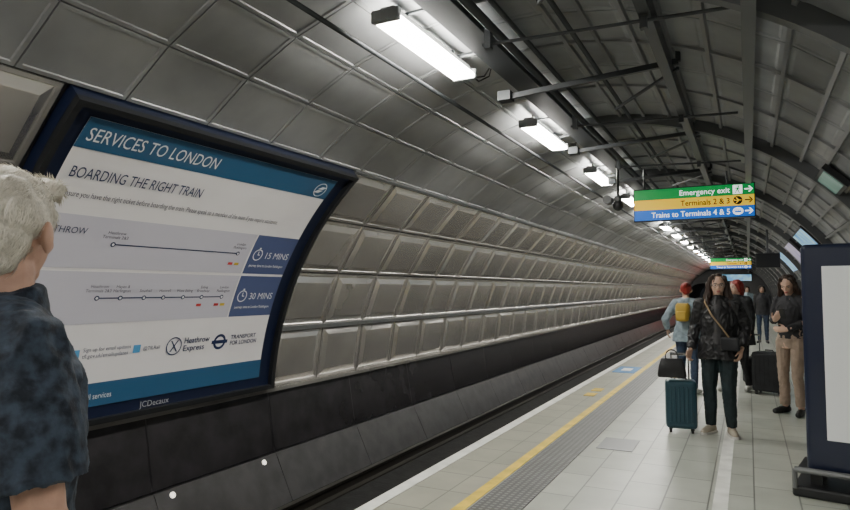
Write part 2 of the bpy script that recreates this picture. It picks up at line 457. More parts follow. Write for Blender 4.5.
lp=thing('platform_fill_light','slim unseen fill lamp added high on the platform side wall','ceiling light',(.95,-2.0,2.70),0,'added fill lamps on the platform side')  # out-of-view lamps added to fill the platform side with light
b=NB(); box(b,(0,0,.03),(.16,1.0,.05),Matrix.Rotation(rad(38),3,'Y')); obj('housing',b,M['steel_dark'],lp)
b=NB(); box(b,(-.01,0,.0),(.10,.9,.012),Matrix.Rotation(rad(38),3,'Y')); obj('diffuser',b,M['lamp2'],lp)
for i in range(1,3): clone(lp,(.95,-2.0+1.9*i,2.70))

# ------------------------------------------------------------ the big poster on the wall
PY,PU,PV=2.865,3.05,2.68
PA,PB=5.6,47.1
fr=thing('advertising_panel','large curved blue and white train service poster in a black frame on the wall','poster',(-5.38,2.69,.3))
FL=fr.location.copy()
def pmap(u,v,r=3.600): return sp(PA+(PB-PA)*v/PV,PY+u,r)-FL
def curved_slab(b,y0,y1,p0,p1,r0,r1,n=24):
    rg=[]
    for i in range(n+1):
        p=p0+(p1-p0)*i/n
        rg.append([sp(p,y0,r0)-FL,sp(p,y0,r1)-FL,sp(p,y1,r1)-FL,sp(p,y1,r0)-FL])
    ringloft(b,rg)
b=NB(); curved_slab(b,2.69,6.16,3.0,49.3,3.73,3.615)
obj('backboard',b,M['navyframe'],fr)
b=NB()
curved_slab(b,2.69,2.74,3.0,49.3,3.62,3.56); curved_slab(b,6.10,6.16,3.0,49.3,3.62,3.56)
curved_slab(b,2.74,6.10,48.5,49.3,3.62,3.56,3); curved_slab(b,2.74,6.10,3.0,3.8,3.62,3.56,3)
obj('frame',b,M['black'],fr)
def prect(name,u0,v0,u1,v1,m,r,nv=16):
    b=NB(); rect2(b,u0,v0,u1,v1,nv); return flat_obj(name,b,lambda u,v:pmap(u,v,r),m,fr)
prect('poster_sheet',0,0,PU,PV,M['poster_white'],3.606,30)
prect('header_band',0,2.40,PU,PV,M['poster_blue'],3.603,6)
prect('footer_band',0,0,PU,.22,M['poster_blue'],3.603,6)
prect('diagram_band',0,1.32,2.35,1.81,M['poster_grey'],3.603,10)
prect('diagram_band',0,.79,2.35,1.29,M['poster_grey'],3.603,10)
prect('time_box',2.37,1.32,PU,1.81,M['poster_navy'],3.603,10)
prect('time_box',2.37,.79,PU,1.29,M['poster_navy'],3.603,10)
def ptext(s,u,v,size,m,width=None,bold=0,align='LEFT',r=3.600):
    b=text2d(s,size,align,1.0,bold)
    if width:
        xs=[q.co.x for q in b.verts]; w=max(xs)-min(xs); k=width/w
        for q in b.verts: q.co.x*=k
    return flat_obj('lettering',b,lambda x,y:pmap(u+x,v+y,r),m,fr)
ptext('SERVICES TO LONDON',.05,2.475,.175,M['ink_white'],1.27)
ptext('BOARDING THE RIGHT TRAIN',.07,2.14,.145,M['ink_navy'],1.27)
ptext('Ensure you have the right ticket before boarding the train. Please speak to a member of the team if you require assistance.',.09,1.97,.075,M['ink_dark'],2.45)
ptext('HEATHROW',.0,1.64,.085,M['ink_navy'],.42)
ptext('15 MINS',2.60,1.52,.115,M['ink_white'],.38)
ptext('30 MINS',2.60,1.00,.115,M['ink_white'],.38)
for v in (1.41,.89):
    ptext('journey time to London Paddington',2.42,v,.045,M['ink_white'],.56,.0004)
for v in (1.56,1.04):
    b=NB(); ring2(b,2.49,v,.060,.072); rect2(b,2.484,v,2.496,v+.045); rect2(b,2.477,v+.075,2.503,v+.092)
    rect2(b,2.49,v-.006,2.52,v+.006)
    flat_obj('clock_icon',b,pmap,M['ink_white'],fr)
for q in ((.70,1.555,2.2,1.567),(.70,1.03,2.2,1.042)):
    b=NB(); rect2(b,*q); flat_obj('route_line',b,lambda u,v:pmap(u,v,3.601),M['ink_navy'],fr)
st1=[(.70,'Heathrow\nTerminals 2&3'),(2.18,'London\nPaddington')]
st2=[(.72,'Heathrow\nTerminals 2&3'),(.95,'Hayes &\nHarlington'),(1.2,'Southall'),(1.42,'Hanwell'),(1.66,'West Ealing'),(1.9,'Ealing\nBroadway'),(2.18,'London\nPaddington')]
for st,v in ((st1,1.561),(st2,1.036)):
    for u,l in st:
        b=NB(); disc2(b,u,v,.024); d=flat_obj('station_dot',b,pmap,M['ink_navy'],fr)
        b=NB(); disc2(b,u,v,.013); flat_obj('dot_centre',b,lambda u,v:pmap(u,v,3.598),M['ink_white'],d)
        ptext(l,u,v+(.10 if '\n' in l else .06),.042,M['ink_dark'],align='CENTER')
for u,v,m in ((2.1,1.42,'ink_red'),(2.1,.93,'ink_red'),(1.86,.93,'ink_red'),(2.19,1.42,'ink_yellow'),(2.19,.93,'ink_yellow')):
    b=NB(); rect2(b,u,v,u+.065,v+.03); flat_obj('interchange_icon',b,pmap,M[m],fr)
for u in (.60,1.22):
    b=NB(); rect2(b,u,.47,u+.08,.55); flat_obj('update_icon',b,pmap,M['ink_sky'],fr)
ptext('Sign up for email updates',.71,.525,.052,M['ink_navy'],.48)
ptext('tfl.gov.uk/emailupdates',.71,.465,.052,M['ink_navy'],.46)
ptext('@TfLRail',1.33,.49,.052,M['ink_navy'])
b=NB(); ring2(b,1.70,.50,.085,.098)
for sg in (-1,1): poly2(b,[(1.70-.05*sg,.44),(1.70-.032*sg,.44),(1.70+.05*sg,.56),(1.70+.032*sg,.56)][::sg])
flat_obj('logo',b,pmap,M['ink_navy'],fr)
ptext('Heathrow',1.82,.52,.09,M['ink_navy'],.34,.001)
ptext('Express',1.82,.435,.09,M['ink_navy'],.28,.001)
b=NB(); ring2(b,2.32,.50,.060,.09); flat_obj('logo',b,lambda u,v:pmap(u,v,3.601),M['ink_navy'],fr)
b=NB(); rect2(b,2.205,.48,2.435,.52); flat_obj('logo',b,pmap,M['ink_navy'],fr)
ptext('TRANSPORT',2.48,.52,.068,M['ink_navy'],.40,.001)
ptext('FOR LONDON',2.48,.45,.068,M['ink_navy'],.42,.001)
ptext('Heathrow Express and TfL Rail services',.10,.07,.075,M['ink_white'],.95)
b=NB()
poly2(b,[(2.82,2.52),(2.90,2.52),(2.96,2.56),(2.88,2.56)]); poly2(b,[(2.78,2.47),(2.86,2.47),(2.92,2.51),(2.84,2.51)])
ring2(b,2.87,2.515,.085,.095)
flat_obj('logo',b,pmap,M['ink_white'],fr)
bb=text2d('JCDecaux',.085,'LEFT',1,.0)
flat_obj('lettering',bb,lambda x,y:sp(4.1+math.degrees(y/R),4.25+x,3.606)-FL,M['ink_dim'],fr)

# ------------------------------------------------------------ hanging direction signs
def make_sign(loc,label):
    W,H=1.74,.50
    s=thing('direction_sign',label,'sign',loc,0,'hanging direction signs')
    b=NB(); box(b,(0,.04,0),(W+.03,.10,H+.03),bev=.008); obj('housing',b,M['black'],s)
    h=H/3
    for i,m in enumerate(('s_blue','s_yellow','s_green')):
        b=NB(); box(b,(0,-.014,-H/2+h*(i+.5)),(W,.006,h-.003)); obj('stripe',b,M[m],s)
    F=lambda x,y:V((x,-.019,y))
    rows=[('Emergency exit',h+0,'s_white',.72),('Terminals 2 & 3',0,'s_black',.70),('Trains to Terminals 4 & 5',-h,'s_white',1.14)]
    for tx,z,m,wd in rows:
        b=text2d(tx,.122,'RIGHT',1,.0014 if m=='s_black' else .0003)
        xs=[q.co.x for q in b.verts]; k=wd/(max(xs)-min(xs))
        flat_obj('lettering',b,lambda x,y,z=z,k=k:F(W/2-.33+x*k,z-.042+y),M[m],s)
        b=NB(); x0=W/2-.13
        rect2(b,x0,z-.009,x0+.08,z+.009); poly2(b,[(x0+.05,z-.045),(x0+.072,z-.045),(x0+.112,z),(x0+.072,z+.045),(x0+.05,z+.045),(x0+.09,z)])
        flat_obj('arrow',b,F,M[m],s)
    b=NB(); rect2(b,W/2-.29,h-.068,W/2-.16,h+.068); flat_obj('pictogram',b,lambda x,y:V((x,-.0185,y)),M['s_white'],s)
    b=NB(); x0=W/2-.225
    disc2(b,x0+.012,h+.047,.014,10); poly2(b,[(x0-.018,h-.01),(x0+.010,h-.012),(x0+.022,h+.030),(x0-.010,h+.030)])
    poly2(b,[(x0-.018,h-.012),(x0-.045,h-.058),(x0-.030,h-.058),(x0+.0,h-.012)]); poly2(b,[(x0,h-.012),(x0+.020,h-.058),(x0+.036,h-.058),(x0+.014,h-.012)])
    poly2(b,[(x0+.02,h+.026),(x0+.045,h+.004),(x0+.040,h-.004),(x0+.014,h+.014)]); poly2(b,[(x0-.010,h+.030),(x0-.045,h+.012),(x0-.042,h+.002),(x0-.010,h+.016)])
    flat_obj('pictogram',b,F,M['s_green'],s)
    b=NB(); disc2(b,W/2-.225,0,.064); flat_obj('pictogram',b,lambda x,y:V((x,-.0185,y)),M['s_black'],s)
    b=NB(); x0=W/2-.225
    poly2(b,[(x0-.05,-.007),(x0+.05,-.005),(x0+.05,.005),(x0-.05,.007)])
    poly2(b,[(x0-.005,-.006),(x0-.032,-.046),(x0-.018,-.046),(x0+.022,-.006)]); poly2(b,[(x0-.005,.006),(x0+.022,.006),(x0-.018,.046),(x0-.032,.046)])
    poly2(b,[(x0-.05,.0),(x0-.035,.0),(x0-.05,.022),(x0-.058,.022)])
    flat_obj('pictogram',b,F,M['s_yellow'],s)
    b=NB(); disc2(b,W/2-.225,-h,.056,28,1.3); flat_obj('pictogram',b,lambda x,y:V((x,-.0185,y)),M['s_white'],s)
    b=NB(); poly2(b,[(x0-.05,-h-.022),(x0+.05,-h-.022),(x0+.045,-h+.002),(x0+.03,-h+.024),(x0-.05,-h+.024)]); flat_obj('pictogram',b,F,M['s_blue'],s)
    b=NB(); 
    for q in (-.038,-.012,.014): rect2(b,x0+q,-h+.002,x0+q+.016,-h+.016)
    flat_obj('pictogram',b,lambda x,y:V((x,-.0195,y)),M['s_white'],s)
    for sx in (-.72,.5):
        b=NB(); tube(b,[(sx,.04,H/2),(sx,.04,H/2+.36 if sx<0 else H/2+.22)],.015); obj('hanger',b,M['steel_dark'],s)
    return s
sg=make_sign((-.755,10.7,2.92),'nearest hanging sign with green, yellow and blue stripes reading Emergency exit')
clone(sg,(-.72,33,2.80),'distant hanging striped sign further along behind the near one')
t=thing('departure_board','small lit blue departure board hanging below the distant sign','screen',(-.55,36,1.98))
b=NB(); box(b,(0,.06,.2),(1.5,.16,.42),bev=.02); obj('housing',b,M['black'],t)
b=NB(); box(b,(0,-.025,.2),(1.4,.006,.32)); obj('screen',b,M['ad_blue'],t)
for sx in (-.6,.6):
    b=NB(); tube(b,[(sx,.06,.4),(sx,.06,.75)],.02); obj('hanger',b,M['steel_dark'],t)
t=thing('security_camera','black dome security camera hanging at the left end of the striped sign','camera',(-1.85,10.5,3.0))
b=NB(); tube(b,[(0,0,.0),(0,0,.55)],.02); box(b,(0,0,.02),(.10,.16,.10),bev=.02); obj('mount',b,M['black'],t)
b=NB(); ellip(b,(0,-.02,-.08),(.085,.085,.09)); obj('dome',b,M['leather'],t,True)
b=NB(); tube(b,[(-.16,-.1,.02),(-.16,.1,.02)],.07,16); box(b,(-.08,0,.03),(.1,.05,.04)); obj('lens_unit',b,M['black'],t)
t=thing('platform_monitor','black monitor hanging over the platform by the right wall','screen',(.45,18,2.12))
b=NB(); box(b,(0,0,.17),(.55,.18,.36),bev=.02); obj('housing',b,M['black'],t)
b=NB(); tube(b,[(0,0,.34),(0,0,.95)],.025); obj('hanger',b,M['steel_dark'],t)

# ------------------------------------------------------------ lit ad boxes on the right wall
def ad(y0,y1,m,label,p0=135,p1=147):
    L=sp(155,(y0+y1)/2,3.6)
    t=thing('light_box',label,'advert',L,0,'lit adverts on the right wall')
    def slab(bm,ya,yb,pa,pb,r0,r1,n=8):
        rg=[]
        for i in range(n+1):
            p=pa+(pb-pa)*i/n; rg.append([sp(p,ya,r0)-L,sp(p,ya,r1)-L,sp(p,yb,r1)-L,sp(p,yb,r0)-L])
        ringloft(bm,rg)
    b=NB(); slab(b,y0,y1,p0,p1,3.66,3.60); obj('frame',b,M['black'],t)
    b=NB(); slab(b,y0+.06,y1-.06,p0+.6,p1-.6,3.60,3.59); obj('screen',b,m,t)
ad(7.7,8.5,M['ad_green'],'nearest lit green advert high on the right wall',132,137)
ad(13.2,15.4,M['ad_blue'],'long lit blue advert on the right wall above the platform stand')
ad(16.6,19.0,M['ad_pink'],'pale lit advert on the right wall past the blue one')
ad(20.8,23.4,M['ad_blue'],'farthest lit blue advert on the right wall')

# ------------------------------------------------------------ information stand on the right
st=thing('information_stand','navy free-standing information board with white panel and black base at right','information board',(.99,5.69,0),rad(-11))
b=NB(); box(b,(0,0,.04),(1.4,.5,.08),bev=.02); box(b,(0,0,.19),(1.34,.40,.035),bev=.01); 
for x in (-.55,.55): box(b,(x,0,.12),(.08,.3,.14))
obj('base',b,M['black'],st)
b=NB(); tube(b,[(-.68,-.24,.20),(.68,-.24,.20)],.022,10); tube(b,[(-.68,-.24,.06),(-.68,-.24,.20)],.018); tube(b,[(.68,-.24,.06),(.68,-.24,.20)],.018); obj('kick_rail',b,M['steel_mid'],st)
b=NB(); box(b,(0,-.05,1.04),(1.22,.24,1.72),bev=.035); obj('frame',b,M['navyframe'],st)
b=NB(); box(b,(.03,-.172,1.08),(1.0,.012,1.30),bev=.004); obj('panel',b,M['panel_lit'],st)

# ------------------------------------------------------------ people
def hand(bm,w,d,n,sgn,curl=.35,sc=1.0):
    d=d.normalized(); n=(n-d*n.dot(d)).normalized(); t=d.cross(n)*sgn
    offs=[.030,.011,-.009,-.027]; L=[(.038,.024,.018),(.043,.027,.019),(.040,.025,.018),(.031,.019,.016)]
    for o,l in zip(offs,L):
        k=w+d*(.085-abs(o-.005)*.2)*sc+t*o*sc
        capsule(bm,w+t*o*.5*sc,.015*sc,k,.0115*sc,8)
        p=k; a=curl*.6; r=.0095*sc
        for s in l:
            q=p+(d*math.cos(a)+n*math.sin(a))*s*sc; capsule(bm,p,r,q,r*.9*sc,8); p=q; a+=curl; r*=.92
    p=w+d*.018*sc+t*.022*sc
    for dv,l,r in ((t*.75+d*.7+n*.25,.038,.0135),(t*.35+d*.9+n*.35,.03,.011),(t*.1+d*.95+n*.45,.024,.0095)):
        q=p+dv.normalized()*l*sc; capsule(bm,p,r*sc,q,r*.9*sc,8); p=q

def fold(amp,f=9,zs=.5):
    def g(p):
        a=noise.noise(V((p.x*f,p.y*f,p.z*f*zs+3))); c=noise.noise(V((p.x*f*1.9+7,p.y*f*1.9,p.z*f*1.6)))
        return amp*.6*a+amp*.7*(.35-abs(c)*1.6)
    return g
def person(label,loc,rz,H,P,vox=.008,group=None):
    root=thing('person',label,'person',loc,rz,group); s=H/1.705; root.scale=(s,s,s)
    J={}
    W=P.get('sw',.165)
    for S,k in (('R',1),('L',-1)):
        J['s'+S]=V((k*W,0,1.385)); J['e'+S]=V(P.get('e'+S,(k*.215,-.02,1.12))); J['w'+S]=V(P.get('w'+S,(k*.225,.04,.88)))
        J['h'+S]=V((k*.088,0,.87)); J['k'+S]=V(P.get('k'+S,(k*.095,.015,.47))); J['a'+S]=V(P.get('a'+S,(k*.1,-.02,.085)))
        J['f'+S]=V(P.get('f'+S,(k*.25,1,0))).normalized()
    HM=Matrix.Translation((0,-.01,1.47))@Euler((rad(P.get('pitch',0)),0,rad(P.get('yaw',0)))).to_matrix().to_4x4()@Matrix.Translation((0,.01,-1.47))
    fat=P.get('fat',1.0)
    def headprims(b):
        ellip(b,(0,-.008,1.612),(.076,.094,.092)); ellip(b,(0,.022,1.568),(.062,.068,.074)); ellip(b,(0,.048,1.515),(.036,.034,.026))
        ellip(b,(0,.018,1.53),(.052,.05,.034))
        capsule(b,(0,.084,1.603),.009,(0,.100,1.568),.0135,8); ellip(b,(0,.092,1.566),(.020,.014,.011))
        ellip(b,(0,.076,1.617),(.050,.016,.010))
        ek=P.get('ear',0)
        for k in (-1,1):
            ellip(b,(k*.034,.064,1.573),(.022,.020,.02)); ellip(b,(k*(.080+ek),-.008,1.583),(.011,.022,.034),Euler((0,0,k*.45)).to_matrix())
        ellip(b,(0,.083,1.535),(.024,.012,.006)); ellip(b,(0,.081,1.524),(.021,.012,.007))
    TR=[(0,0,.80,.14,.10),(0,-.01,.90,.165*fat,.118*fat),(0,0,1.04,.128*fat,.095*fat),(0,.005,1.20,.142*fat,.105*fat),(0,.0,1.31,.150,.105),(0,-.005,1.39,.125,.075),(0,-.01,1.435,.06,.055)]
    b=NB()
    hb=NB(); headprims(hb); hb.transform(HM); tm=D.meshes.new('q'); hb.to_mesh(tm); hb.free(); b.from_mesh(tm); D.meshes.remove(tm)
    capsule(b,(0,-.018,1.40),.058*P.get('neck',1),HM@V((0,-.008,1.525)),.050*P.get('neck',1))
    eloft(b,TR)
    for S,k in (('R',1),('L',-1)):
        sh,e,w=J['s'+S],J['e'+S],J['w'+S]; am=P.get('arm',1)
        capsule(b,sh,.048*am,e,.037*am); m=e.lerp(w,.3); capsule(b,e,.038*am,m,.038*am); capsule(b,m,.038*am,w,.024*am)
        hd=V(P.get('d'+S,(0,.12,-1))) ; nn=V(P.get('n'+S,(-k,.1,0)))
        hand(b,w,hd,nn,k,P.get('curl'+S,.4))
        h,kn,a=J['h'+S],J['k'+S],J['a'+S]
        capsule(b,h,.083,kn,.052); c=kn.lerp(a,.3)+V((0,-.012,0)); capsule(b,kn,.05,c,.05); capsule(b,c,.05,a,.035)
        f=J['f'+S]; capsule(b,a+V((0,0,-.04))-f*.03,.033,a+f*.15+V((0,0,-.058)),.022)
    body=obj('body',fuse(b,vox,3),P.get('skin',M['skin']),root,True)
    for k in (-1,1):
        q=NB(); ellip(q,(k*.031,.076,1.597),(.0125,.010,.0065)); q.transform(HM); e=obj('eye',q,M['eye'],root,True)
        q=NB(); ellip(q,(k*.031,.0845,1.597),(.006,.0035,.006)); q.transform(HM); obj('iris',q,M['iris'],e,True)
        q=NB(); capsule(q,(k*.018,.090,1.616),.004,(k*.046,.080,1.617),.003,6); q.transform(HM); obj('eyebrow',q,P['hairmat'],root,True)
    q=NB(); ellip(q,(0,.0885,1.5345),(.022,.009,.0055)); ellip(q,(0,.0865,1.525),(.019,.009,.006)); q.transform(HM); obj('lips',q,M['lip'] if not P.get('male') else P['skin'],root,True)
    if P.get('glasses'):
        q=NB()
        for k in (-1,1):
            n_=18; tube(q,[(k*.032+.024*math.cos(2*PI*i/n_),.099,1.595+.019*math.sin(2*PI*i/n_)) for i in range(n_+1)],.0025,6); tube(q,[(k*.056,.095,1.602),(k*.080,.0,1.598)],.003,6)
        tube(q,[(-.01,.101,1.60),(.01,.101,1.60)],.003,6)
        q.transform(HM); obj('glasses',q,M['steel_mid'],root,True)
    b=NB(); P['hair'](b); b.transform(HM)
    ha=P.get('hairamp',.006)
    obj('hair',fuse(b,max(.005,vox*.8),2,lambda p:ha*noise.noise(V((p.x*45,p.y*45,p.z*9)))+ha*.8*noise.noise(V((p.x*15,p.y*15,p.z*15)))),P['hairmat'],root,True)
    tw=P.get('tw',1.0)
    b=NB(); eloft(b,[(0,-.005,.80,.155*fat,.115*fat),(0,-.012,.90,.178*fat,.130*fat),(0,0,.99,.155*fat,.112*fat),(0,0,1.06,.138*fat,.105*fat)])
    for S in 'RL':
        h,kn,a=J['h'+S],J['k'+S],J['a'+S]
        capsule(b,h,.093*tw,kn,.063*tw); capsule(b,kn,.063*tw,kn.lerp(a,.35)+V((0,-.01,0)),.060*tw); frustum(b,kn.lerp(a,.3)+V((0,-.008,0)),.060*tw,a+V((0,0,P.get('cuff',.0))),.047*tw*P.get('cw',1))
    obj('trousers',fuse(b,vox,3,fold(.010,12)),P['legmat'],root,True)
    for S in 'RL':
        a,f=J['a'+S],J['f'+S]; b=NB()
        g=V((a.x,a.y,a.z-.085))
        capsule(b,g-f*.035+V((0,0,.045)),.042,g+f*.08+V((0,0,.044)),.042); capsule(b,g+f*.08+V((0,0,.040)),.042,g+f*.165+V((0,0,.032)),.033)
        frustum(b,g-f*.03+V((0,0,.04)),.040,a-f*.01+V((0,0,P.get('boot',.0))),.043)
        sh=fuse(b,.006,2)
        for v in sh.verts: v.co.z=max(v.co.z,g.z+.002)
        so=obj('shoe',sh,P['shoemat'],root,True)
        if P.get('sole'):
            b=NB(); sd=V((f.y,-f.x,0)); o2=[]
            for q,wd in ((-.08,.024),(-.065,.042),(0,.047),(.06,.050),(.12,.050),(.17,.040),(.205,.018)): o2.append((g+f*q,wd))
            loop=[p+sd*w_ for p,w_ in o2]+[p-sd*w_ for p,w_ in o2[::-1]]
            ringloft(b,[[p+V((0,0,.001)) for p in loop],[p+V((0,0,.026)) for p in loop]])
            obj('sole',b,M['sole'],so)
    zb=P.get('zb',.86); inf=P.get('inf',.016); fl=P.get('flare',.0)
    b=NB(); rg=[]
    if zb<.93: rg+= [(0,-.008,zb,.170*fat+inf+fl,.122*fat+inf+fl),(0,-.006,.94,.158*fat+inf+fl*.7,.113*fat+inf+fl*.6)]
    rg+=[(0,0,1.06,.134*fat+inf+fl*.4,.100*fat+inf),(0,.008,1.2,.146*fat+inf,.112*fat+inf),(0,.004,1.31,.155+inf,.108+inf),(0,-.004,1.385,.135+inf,.078+inf),(0,-.01,1.44,.062+inf,.052+inf)]
    eloft(b,rg)
    sr=P.get('sr',1.0)
    for S,k in (('R',1),('L',-1)):
        sh,e,w=J['s'+S],J['e'+S],J['w'+S]
        capsule(b,(k*.045,-.012,1.43),.050,sh+V((-k*.01,-.005,.002)),.060*min(sr,1.08))
        if P.get('short'):
            q=sh.lerp(e,P.get('hem',.80)); capsule(b,sh+V((-k*.010,0,-.008)),.064*sr,sh.lerp(e,.5),.066*sr); frustum(b,sh.lerp(e,.2),.064*sr,q,.074*sr)
        else:
            capsule(b,sh,.064*sr,e,.052*sr); frustum(b,e,.052*sr,e.lerp(w,.97),.040*sr); ellip(b,e,(.052*sr,)*3)
    if P.get('collar',True):
        frustum(b,(0,-.012,1.42),.083,(0,-.02,1.478),.064*P.get('neck',1)+.008)
    obj(P.get('topname','jacket'),fuse(b,vox,3,fold(P.get('famp',.014),11)),P['topmat'],root,True)
    return root,J,HM

def hair_long(b,l=1.30,w=1.0):
    ellip(b,(0,-.026,1.628),(.088,.094,.092))
    for k in (-1,1):
        capsule(b,(k*.058,.025,1.675),.028,(k*.086,-.005,1.60),.028); capsule(b,(k*.086,-.005,1.60),.028,(k*.096*w,.002,1.48),.040); capsule(b,(k*.096*w,.002,1.48),.040,(k*.108*w,.050,l),.030)
    capsule(b,(0,-.06,1.60),.07,(0,-.075,1.45),.085); capsule(b,(-.05,-.075,1.45),.06,(-.04,-.10,l+.02),.045); capsule(b,(.05,-.075,1.45),.06,(.04,-.10,l+.02),.045)
def hair_bob(b):
    ellip(b,(0,-.022,1.625),(.090,.100,.095))
    for k in (-1,1): capsule(b,(k*.06,.02,1.665),.030,(k*.085,-.005,1.54),.030)
    capsule(b,(0,-.06,1.60),.07,(0,-.07,1.50),.06)
def hair_bun(b):
    ellip(b,(0,-.020,1.622),(.086,.094,.088)); ellip(b,(0,-.10,1.67),(.04,.04,.04)); ellip(b,(0,-.06,1.57),(.06,.045,.05))
def hair_man(b):
    ellip(b,(0,-.012,1.646),(.083,.100,.076)); ellip(b,(0,-.050,1.590),(.078,.058,.078)); ellip(b,(0,-.055,1.545),(.060,.040,.045))
    for k in (-1,1): ellip(b,(k*.064,-.035,1.626),(.026,.058,.042)); capsule(b,(k*.076,.022,1.63),.010,(k*.077,.018,1.605),.006)
    capsule(b,(-.04,.055,1.69),.026,(.05,.055,1.685),.028)

PM=dict(male=True,skin=M['skin_old'],hairmat=M['hair_white'],hair=hair_man,hairamp=.005,ear=.006,legmat=M['denim'],shoemat=M['tan'],topmat=M['shirt_navy'],topname='shirt',short=True,hem=.80,
        sw=.195,eR=(.235,.03,1.10),wR=(.235,.14,.88),dR=(0,.3,-1),eL=(-.24,-.03,1.12),wL=(-.24,.05,.87),yaw=50,fat=1.0,arm=1.05,sr=1.10,neck=1.15,inf=.024,famp=.016,zb=.84,kR=(.095,.14,.47),aR=(.1,.10,.085),kL=(-.095,.0,.47),aL=(-.1,-.14,.085))
man,J,HMm=person('elderly white-haired man in a dark patterned short-sleeved shirt at left edge',(-1.345,.755,0),rad(-22),1.785,PM,vox=.0055)
hb=[o for o in man.children if o.name.startswith('hair')][0]
b=NB(); vs=hb.data.vertices; rnd=random.Random(7); HI=HMm.inverted(); H3=HMm.to_3x3()
for i in range(5000):
    v=vs[rnd.randrange(len(vs))]; p=v.co.copy(); nrm=v.normal.copy(); lo=HI@p
    back=H3@V((lo.x*1.5,-.5,-.9 if lo.z<1.66 else -.25))
    d=(back-nrm*back.dot(nrm)); 
    if d.length<1e-3: continue
    d.normalize(); d+=V((rnd.uniform(-.25,.25),rnd.uniform(-.25,.25),rnd.uniform(-.25,.25))); d-=nrm*d.dot(nrm); d.normalize()
    l=rnd.uniform(.018,.034); x=nrm.cross(d).normalized()*.0008
    p0=p-nrm*.001; p1=p0+d*l*.5+nrm*.0025; p2=p0+d*l+nrm*rnd.uniform(-.002,.002)
    a,b1,c,d1,e=[b.verts.new(q) for q in (p0-x,p0+x,p1+x,p1-x,p2)]
    b.faces.new((a,b1,c,d1)); b.faces.new((d1,c,e))
M['strand']=mat('white_strand',(.72,.68,.60),.5,var=.15,scale=40)
so=obj('hair_strands',b,M['strand'],hb)

PW=dict(hairmat=M['hair_brown'],hair=lambda b:hair_long(b,1.37,1.08),hairamp=.014,legmat=M['cloth_teal'],shoemat=M['beige'],sole=True,topmat=M['leather'],zb=.80,flare=.006,inf=.022,sr=1.15,fat=1.14,yaw=10,pitch=0,sw=.172,glasses=True,famp=.024,
        eR=(.245,-.04,1.13),wR=(.275,.08,.90),dR=(.25,.25,-1),nR=(-.8,.6,0),curlR=.8,
        eL=(-.255,-.06,1.13),wL=(-.225,.07,.92),dL=(.15,.25,-1),nL=(.9,-.2,0),curlL=.6,tw=1.14,kR=(.10,.02,.47),aR=(.10,-.02,.085),kL=(-.090,.06,.48),aL=(-.110,.04,.085),fR=(.35,1,0),fL=(-.3,1,0))
wm,J,_=person('dark-haired woman in black leather jacket facing us beside the teal suitcase',(-.30,7.6,0),rad(176),1.71,PW,vox=.007)
b=NB(); eloft(b,[(0,.055,.96,.075,.100),(0,.065,1.2,.062,.094),(0,.05,1.36,.055,.080),(0,.02,1.43,.055,.055),(0,.01,1.455,.058,.055)]); obj('top',fuse(b,.007,2),M['grey_top'],wm,True)
cb=thing('crossbody_bag','small dark crossbody bag on a tan strap across the woman in leather jacket','bag',(-.30,7.6,0),rad(176))
b=NB(); tube(b,[(.125,-.02,1.475),(.12,.10,1.42),(.05,.185,1.29),(-.06,.20,1.14),(-.12,.20,1.05)],.009,6); obj('strap',b,M['tan'],cb)
b=NB(); box(b,(-.13,.205,.98),(.19,.05,.14),Matrix.Rotation(rad(-15),3,'Z'),bev=.02); obj('bag_body',b,M['cloth_black'],cb)
def suitcase(label,loc,rz,m,w=.36,dp=.23,h=.54,handle=.30):
    t=thing('suitcase',label,'suitcase',loc,rz)
    b=NB(); box(b,(0,0,.05+h/2),(w,dp,h),bev=.04)
    for k in range(6):
        box(b,(-w/2+.055+k*(w-.11)/5,-dp/2,.05+h/2),(.018,.014,h-.14),bev=.005); box(b,(-w/2+.055+k*(w-.11)/5,dp/2,.05+h/2),(.018,.014,h-.14),bev=.005)
    obj('shell',b,m,t)
    for sx in (-1,1):
        for sy in (-1,1):
            b=NB(); tube(b,[(sx*(w/2-.05)-.012,sy*(dp/2-.05),.028),(sx*(w/2-.05)+.012,sy*(dp/2-.05),.028)],.027,14); box(b,(sx*(w/2-.05),sy*(dp/2-.05),.05),(.035,.04,.03)); obj('wheel',b,M['black'],t)
    if handle:
        b=NB(); z=.05+h
        for sx in (-1,1): tube(b,[(sx*.09,.06,z-.05),(sx*.09,.06,z+handle)],.009)
        tube(b,[(-.10,.06,z+handle),(.10,.06,z+handle)],.015); obj('handle',b,M['chrome'] ,t)
    b=NB(); tube(b,[(-.06,0,.05+h),(-.05,0,.075+h),(.05,0,.075+h),(.06,0,.05+h)],.01); obj('top_grip',b,M['black'],t)
    return t
suitcase('teal hard-shell suitcase standing left of the woman in leather jacket',(-.69,7.50,0),rad(8),M['teal'],.32,.22,.52,.27)
t=thing('tote_bag','black handbag resting on top of the teal suitcase','bag',(-.765,7.40,.60),rad(8))
b=NB()
rg=[]
for z,wx,wy in ((0,.14,.045),(.02,.15,.055),(.12,.135,.05),(.20,.11,.03),(.205,.10,.02)):
    rg.append([V((wx*math.copysign(abs(math.cos(a))**.4,math.cos(a)),wy*math.copysign(abs(math.sin(a))**.4,math.sin(a)),z)) for a in [2*PI*(k+.5)/24 for k in range(24)]])
ringloft(b,rg); obj('bag_body',b,M['leather'],t,True)
for yy in (-.025,.025):
    b=NB(); tube(b,[(-.06,yy,.19)]+[(.07*math.cos(a),yy,.20+.10*math.sin(a)) for a in [PI-PI*k/8 for k in range(1,8)]]+[(.06,yy,.19)],.006,6); obj('bag_handle',b,M['black'],t)

